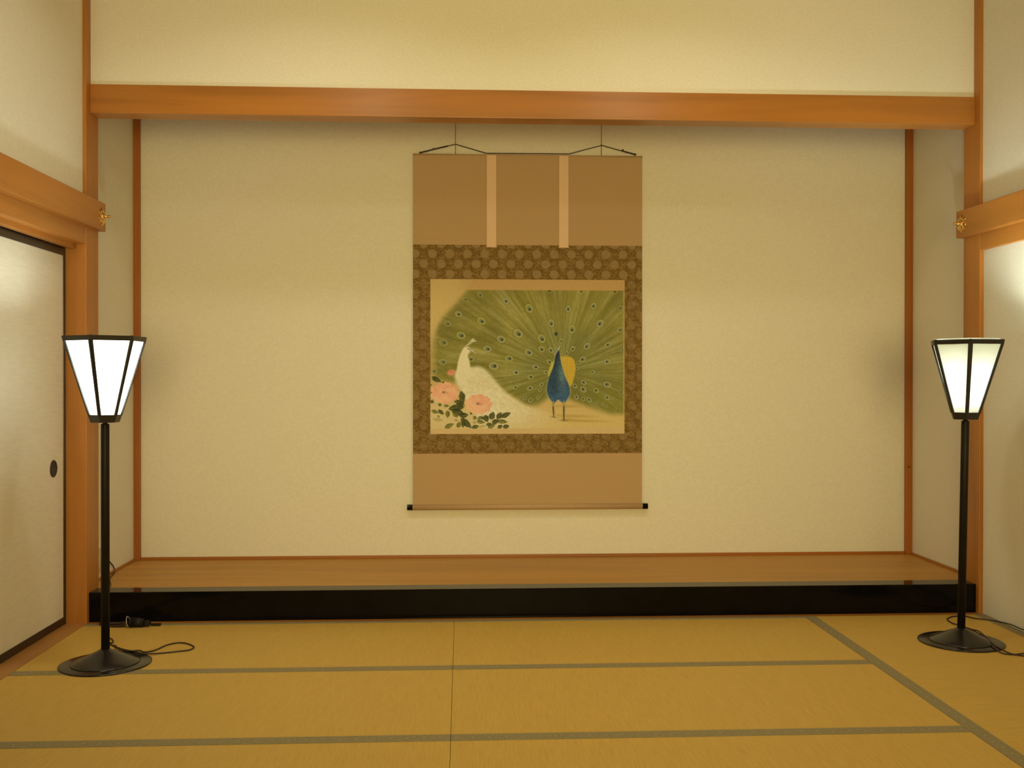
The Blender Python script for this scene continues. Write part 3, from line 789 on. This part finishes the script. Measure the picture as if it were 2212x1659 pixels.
for x, zz, lab in ((0.0005, 2.566, 'thin wire hook holding the scroll cord at the end nearer the sliding panel'), (0.860, 2.5695, 'thin wire hook holding the scroll cord at the end nearer the plaster side wall')):
    bm = bmesh.new()
    tube(bm, [(x, AB - 0.012, ATOP), (x, AB - 0.012, 2.70), (x, AB - 0.012, 2.512)], 0.0018, 8, smooth=False)
    tube(bm, [(x, AB - 0.012, zz + 0.012), (x, SY - 0.002, zz - 0.002), (x, SY - 0.012, zz - 0.005), (x, SY - 0.016, zz + 0.004)], 0.0016, 8)
    tag(obj('hanging_hook', bm, M_BRASSWIRE, None, True), lab, 'hook', 'wire hooks above the scroll')

# ------------------------------------------------------------------ floor lamps
def paper_shade_material(name, trans, tint):
    m = bpy.data.materials.new(name); m.use_nodes = True
    nt = m.node_tree; nt.nodes.remove(nt.nodes['Principled BSDF'])
    tr = nt.nodes.new('ShaderNodeBsdfTranslucent'); df = nt.nodes.new('ShaderNodeBsdfDiffuse'); mx = nt.nodes.new('ShaderNodeMixShader')
    nz = nt.nodes.new('ShaderNodeTexNoise'); nz.inputs['Scale'].default_value = 60
    rp = nt.nodes.new('ShaderNodeValToRGB'); rp.color_ramp.elements[0].color = (*mul(tint, 0.95), 1); rp.color_ramp.elements[1].color = (*tint, 1)
    nt.links.new(nz.outputs['Fac'], rp.inputs['Fac'])
    for b in (tr, df): nt.links.new(rp.outputs['Color'], b.inputs['Color'])
    mx.inputs[0].default_value = trans
    nt.links.new(df.outputs[0], mx.inputs[1]); nt.links.new(tr.outputs[0], mx.inputs[2])
    nt.links.new(mx.outputs[0], nt.nodes['Material Output'].inputs['Surface'])
    return m
def glow(name, col, strength):
    m = bpy.data.materials.new(name); m.use_nodes = True
    nt = m.node_tree; nt.nodes.remove(nt.nodes['Principled BSDF'])
    e = nt.nodes.new('ShaderNodeEmission'); e.inputs[0].default_value = (*col, 1); e.inputs[1].default_value = strength
    nt.links.new(e.outputs[0], nt.nodes['Material Output'].inputs['Surface'])
    return m
def floor_lamp(cx, cy, corner_deg, lean, label, strength, colour, trans, tint, bulb, inner_ring):
    root = empty('floor_lamp', (cx, cy, 0.0), label, 'floor lamp', 'black paper shaded floor lamps')
    def up(bm):                                  # the upright leans a little about its foot
        if lean:
            for v in bm.verts: v.co.x += lean * v.co.z
        return bm
    base = obj('base_plate', lathe(bmesh.new(), [(0.0, 0.0), (0.180, 0.0), (0.184, 0.0025), (0.1835, 0.0055), (0.178, 0.0075), (0.0, 0.0085)], cx, cy, 96), M_LAMP_GLOSS, root, True)
    obj('base_cone', lathe(bmesh.new(), [(0.138, 0.008), (0.1385, 0.0105), (0.136, 0.0125), (0.10, 0.0265), (0.06, 0.0445), (0.03, 0.0585), (0.0185, 0.066), (0.0, 0.067)], cx, cy, 96), M_LAMP_GLOSS, root, True)
    obj('pole', up(lathe(bmesh.new(), [(0.0, 0.060), (0.0172, 0.060), (0.0172, 1.002), (0.0162, 1.005), (0.0, 1.005)], cx, cy, 32)), M_LAMP, root, True)
    obj('neck', up(lathe(bmesh.new(), [(0.0, 1.003), (0.0098, 1.003), (0.0098, 1.014), (0.0, 1.014)], cx, cy, 20)), M_LAMP, root, True)
    ang = [math.radians(corner_deg + 60 * k) for k in range(6)]
    def hexa(R, z): return [Vector((cx + R * math.cos(a), cy + R * math.sin(a), z)) for a in ang]
    # rim: a six sided band
    bm = bmesh.new()
    o0, o1, i0, i1 = hexa(0.1640, 1.350), hexa(0.169, 1.370), hexa(0.1545, 1.350), hexa(0.160, 1.370)
    V = [[bm.verts.new(p) for p in rr] for rr in (o0, o1, i1, i0)]
    for k in range(6):
        j = (k + 1) % 6
        for A, B in zip(V, V[1:] + V[:1]):
            bm.faces.new((A[k], A[j], B[j], B[k]))
    bmesh.ops.recalc_face_normals(bm, faces=bm.faces)
    rim = obj('lamp_shade', up(bm), M_SHADEFRAME, root)
    cap = obj('bottom_cap', up(prism(bmesh.new(), hexa(0.0575, 1.012), hexa(0.0685, 1.044))), M_SHADEFRAME, rim)
    lo, hi = hexa(0.066, 1.040), hexa(0.1635, 1.356)
    m_panel = paper_shade_material('shade_paper', trans, tint)
    for k in range(6):
        j = (k + 1) % 6
        a = ang[k]; rad = Vector((math.cos(a), math.sin(a), 0)); tan = Vector((-math.sin(a), math.cos(a), 0))
        w0, w1, dpt = 0.0080, 0.0098, 0.009
        bm = bmesh.new()
        q = lambda P, w: [P + rad * 0.0015 - tan * w * 0.45, P + rad * 0.0015 + tan * w * 0.45, P - rad * dpt * 0.3 + tan * w, P - rad * dpt + tan * w * 0.6, P - rad * dpt - tan * w * 0.6, P - rad * dpt * 0.3 - tan * w]
        prism(bm, q(lo[k], w0), q(hi[k], w1))
        obj('rib', up(bm), M_SHADEFRAME, rim)
        bm = bmesh.new()
        inn = 0.004
        mid = (ang[k] + math.radians(30)); nin = Vector((math.cos(mid), math.sin(mid), 0)) * inn
        f = [lo[k] - nin, lo[j] - nin, hi[j] - nin, hi[k] - nin]
        bm.faces.new([bm.verts.new(p) for p in f])
        tag(obj('paper_panel', up(bm), m_panel, rim), 'glowing white paper panel')
        bm = bmesh.new(); p = hexa(0.158, 1.369)[k]
        lathe(bm, [(0.0, 1.3728), (0.0026, 1.372), (0.003, 1.369), (0.0, 1.369)], p.x, p.y, 10)
        obj('corner_screw', up(bm), M_SHADEFRAME, rim, True)
    if inner_ring:
        bm = bmesh.new(); n = 64
        A = [bm.verts.new((cx + 0.132 * math.cos(2 * math.pi * k / n), cy + 0.132 * math.sin(2 * math.pi * k / n), 1.345)) for k in range(n)]
        B = [bm.verts.new((cx + 0.137 * math.cos(2 * math.pi * k / n), cy + 0.137 * math.sin(2 * math.pi * k / n), 1.376)) for k in range(n)]
        for k in range(n): bm.faces.new((A[k], A[(k + 1) % n], B[(k + 1) % n], B[k]))
        tag(obj('inner_diffuser', up(bm), m_panel, rim, True), 'white diffuser ring inside the shade')
    z0, z1, rb = bulb
    prof = [(0.0, z0)] + [(rb * math.sin(t), z0 + rb - rb * math.cos(t)) for t in (0.5, 1.0, 1.57)] + [(rb * math.sin(t), z1 - rb - rb * math.cos(t)) for t in (1.57, 2.1, 2.65)] + [(0.0, z1)]
    obj('bulb', up(lathe(bmesh.new(), prof, cx, cy, 20)), glow('bulb_glow', colour, strength), root, True)
    obj('socket', up(lathe(bmesh.new(), [(0.0, 1.044), (0.018, 1.044), (0.018, z0 + 0.004), (0.0, z0 + 0.004)], cx, cy, 20)), M_WHITE, root, True)
    return root

lamp_a = floor_lamp(-1.4505, -0.72, -91.0, 0.0, 'black floor lamp with a glaring white shade, by the sliding panel', 165.0, (0.9, 1.0, 0.90), 0.26, (0.86, 0.86, 0.82), (1.09, 1.325, 0.026), False)
lamp_b = floor_lamp(2.3010, -0.54, -111.4, 0.0175, 'black floor lamp with a dimmer greenish white shade, standing on the lengthwise mat', 330.0, (0.9, 1.0, 0.90), 0.022, (0.78, 0.84, 0.76), (1.09, 1.297, 0.034), True)

# cords of the lamps
zc = 0.0042
loop = [(-1.447, -0.60, 0.040), (-1.490, -0.470, 0.012), (-1.5147, -0.4315, zc), (-1.4604, -0.5041, zc), (-1.407, -0.562, 0.013), (-1.372, -0.522, zc), (-1.343, -0.5477, zc), (-1.3059, -0.5191, zc), (-1.2799, -0.4348, zc), (-1.2394, -0.3968, zc), (-1.1934, -0.4151, zc),
        (-1.1498, -0.4726, zc), (-1.1559, -0.5187, zc), (-1.1902, -0.5399, zc), (-1.28, -0.5731, zc), (-1.333, -0.605, 0.013), (-1.377, -0.575, 0.014), (-1.4614, -0.4887, zc), (-1.535, -0.412, zc), (-1.575, -0.36, zc), (-1.538, -0.386, zc), (-1.5415, -0.355, zc), (-1.560, -0.318, zc), (-1.595, -0.275, zc),
        (-1.625, -0.20, zc), (-1.640, -0.12, zc)]
tag(obj('power_cord', tube(bmesh.new(), loop, 0.0032, 8), M_CORD, lamp_a, True), 'thin dark looped power cord')
cb = [(2.325, -0.505, 0.050), (2.362, -0.425, 0.034), (2.398, -0.400, 0.030), (2.4085, -0.4352, 0.030), (2.4213, -0.4793, 0.030), (2.405, -0.60, 0.018), (2.400, -0.66, 0.012), (2.412, -0.735, zc), (2.43, -0.775, zc), (2.47, -0.80, zc), (2.53, -0.80, zc), (2.58, -0.76, zc),
      (2.545, -0.735, zc), (2.4778, -0.752, zc), (2.4195, -0.767, zc), (2.385, -0.752, zc), (2.376, -0.715, 0.008), (2.383, -0.66, 0.013), (2.43, -0.49, 0.014), (2.456, -0.38, zc), (2.449, -0.28, zc), (2.4365, -0.2302, zc), (2.4276, -0.2063, zc), (2.4347, -0.1399, zc),
      (2.4556, -0.1019, zc), (2.50, -0.066, zc), (2.5607, -0.060, zc), (2.582, -0.105, zc), (2.6294, -0.1395, zc), (2.662, -0.185, 0.006), (2.671, -0.2958, 0.016), (2.671, -0.3766, 0.0165), (2.671, -0.47, 0.022), (2.671, -0.60, 0.020), (2.671, -0.9, 0.01)]
tag(obj('power_cord', tube(bmesh.new(), cb, 0.0030, 8), M_CORD, lamp_b, True), 'thin dark power cord trailing along the wall')

# extension lead by the step, running up to the outlet in the alcove
ext = empty('extension_lead', (-1.53, -0.07, 0.0), 'black extension lead lying at the foot of the black lacquered step', 'extension cord')
bm = bmesh.new()
prism(bm, [Vector((-1.560, -0.075 + 0.019 * math.cos(a), 0.0195 + 0.019 * math.sin(a))) for a in np.linspace(0, 2 * math.pi, 20, endpoint=False)],
      [Vector((-1.545, -0.078 + 0.024 * math.cos(a), 0.025 + 0.024 * math.sin(a))) for a in np.linspace(0, 2 * math.pi, 20, endpoint=False)])
prism(bm, [Vector((-1.545, -0.078 + 0.024 * math.cos(a), 0.025 + 0.024 * math.sin(a))) for a in np.linspace(0, 2 * math.pi, 20, endpoint=False)],
      [Vector((-1.490, -0.076 + 0.020 * math.cos(a), 0.021 + 0.020 * math.sin(a))) for a in np.linspace(0, 2 * math.pi, 20, endpoint=False)])
obj('socket_body', bm, M_RUBBER, ext, True)
bm = bmesh.new()
ringpts = [(-1.5645 + 0.004 * math.cos(a), -0.0765 + 0.0245 * math.sin(a), 0.0265 - 0.0245 * math.cos(a)) for a in np.linspace(0.2, 2 * math.pi - 0.2, 40)]
tube(bm, ringpts, 0.0017, 8, smooth=False)
tag(obj('collar', bm, M_WHITE, ext, True), 'thin pale ring round the socket')
obj('plug', BX(-1.490, -1.462, -0.085, -0.052, 0.006, 0.030, bev=0.005), M_RUBBER, ext)
bm = BX(-1.462, -1.415, -0.064, -0.048, 0.002, 0.012, bev=0.003)
obj('strain_relief', bm, M_RUBBER, ext)
bm = bmesh.new()
for k, (dy, dz) in enumerate(((0.0, 0.006), (0.012, 0.006), (0.006, 0.016), (-0.012, 0.006), (-0.006, 0.016))):
    tube(bm, [(-1.568, -0.072 + dy * 0.6, 0.014 + dz * 0.6), (-1.61, -0.066 + dy, dz + 0.001), (-1.66, -0.060 + dy, dz), (-1.695, -0.05 + dy, dz)], 0.0055, 8)
tube(bm, [(-1.695, -0.05, 0.006), (-1.716, -0.03, 0.006), (-1.722, 0.010, 0.012), (-1.722, 0.026, 0.05), (-1.722, 0.026, 0.13), (-1.722, 0.035, 0.152), (-1.725, 0.10, 0.1495), (-1.74, 0.20, 0.1495), (-1.80, 0.36, 0.1485), (-1.829, 0.51, 0.1487), (-1.838, 0.553, 0.1495),
           (-1.8445, 0.570, 0.158), (-1.847, 0.551, 0.183), (-1.847, 0.515, 0.205), (-1.843, 0.45, 0.236), (-1.826, 0.388, 0.246)], 0.003, 8)
obj('cable', bm, M_CORD, ext, True)
obj('wall_plug', BX(-1.846, -1.818, 0.362, 0.392, 0.236, 0.258, bev=0.004), M_RUBBER, ext)
out = empty('wall_outlet', (AL, 0.39, 0.25), 'cream outlet plate low on the alcove side wall, with a black plug in it', 'outlet')
obj('outlet_plate', BX(AL, AL + 0.006, 0.345, 0.420, 0.185, 0.310, bev=0.002), M_OUTLET, out)
obj('outlet_socket', BX(AL + 0.004, AL + 0.0065, 0.362, 0.403, 0.215, 0.280, bev=0.001), M_OUTLET, out)
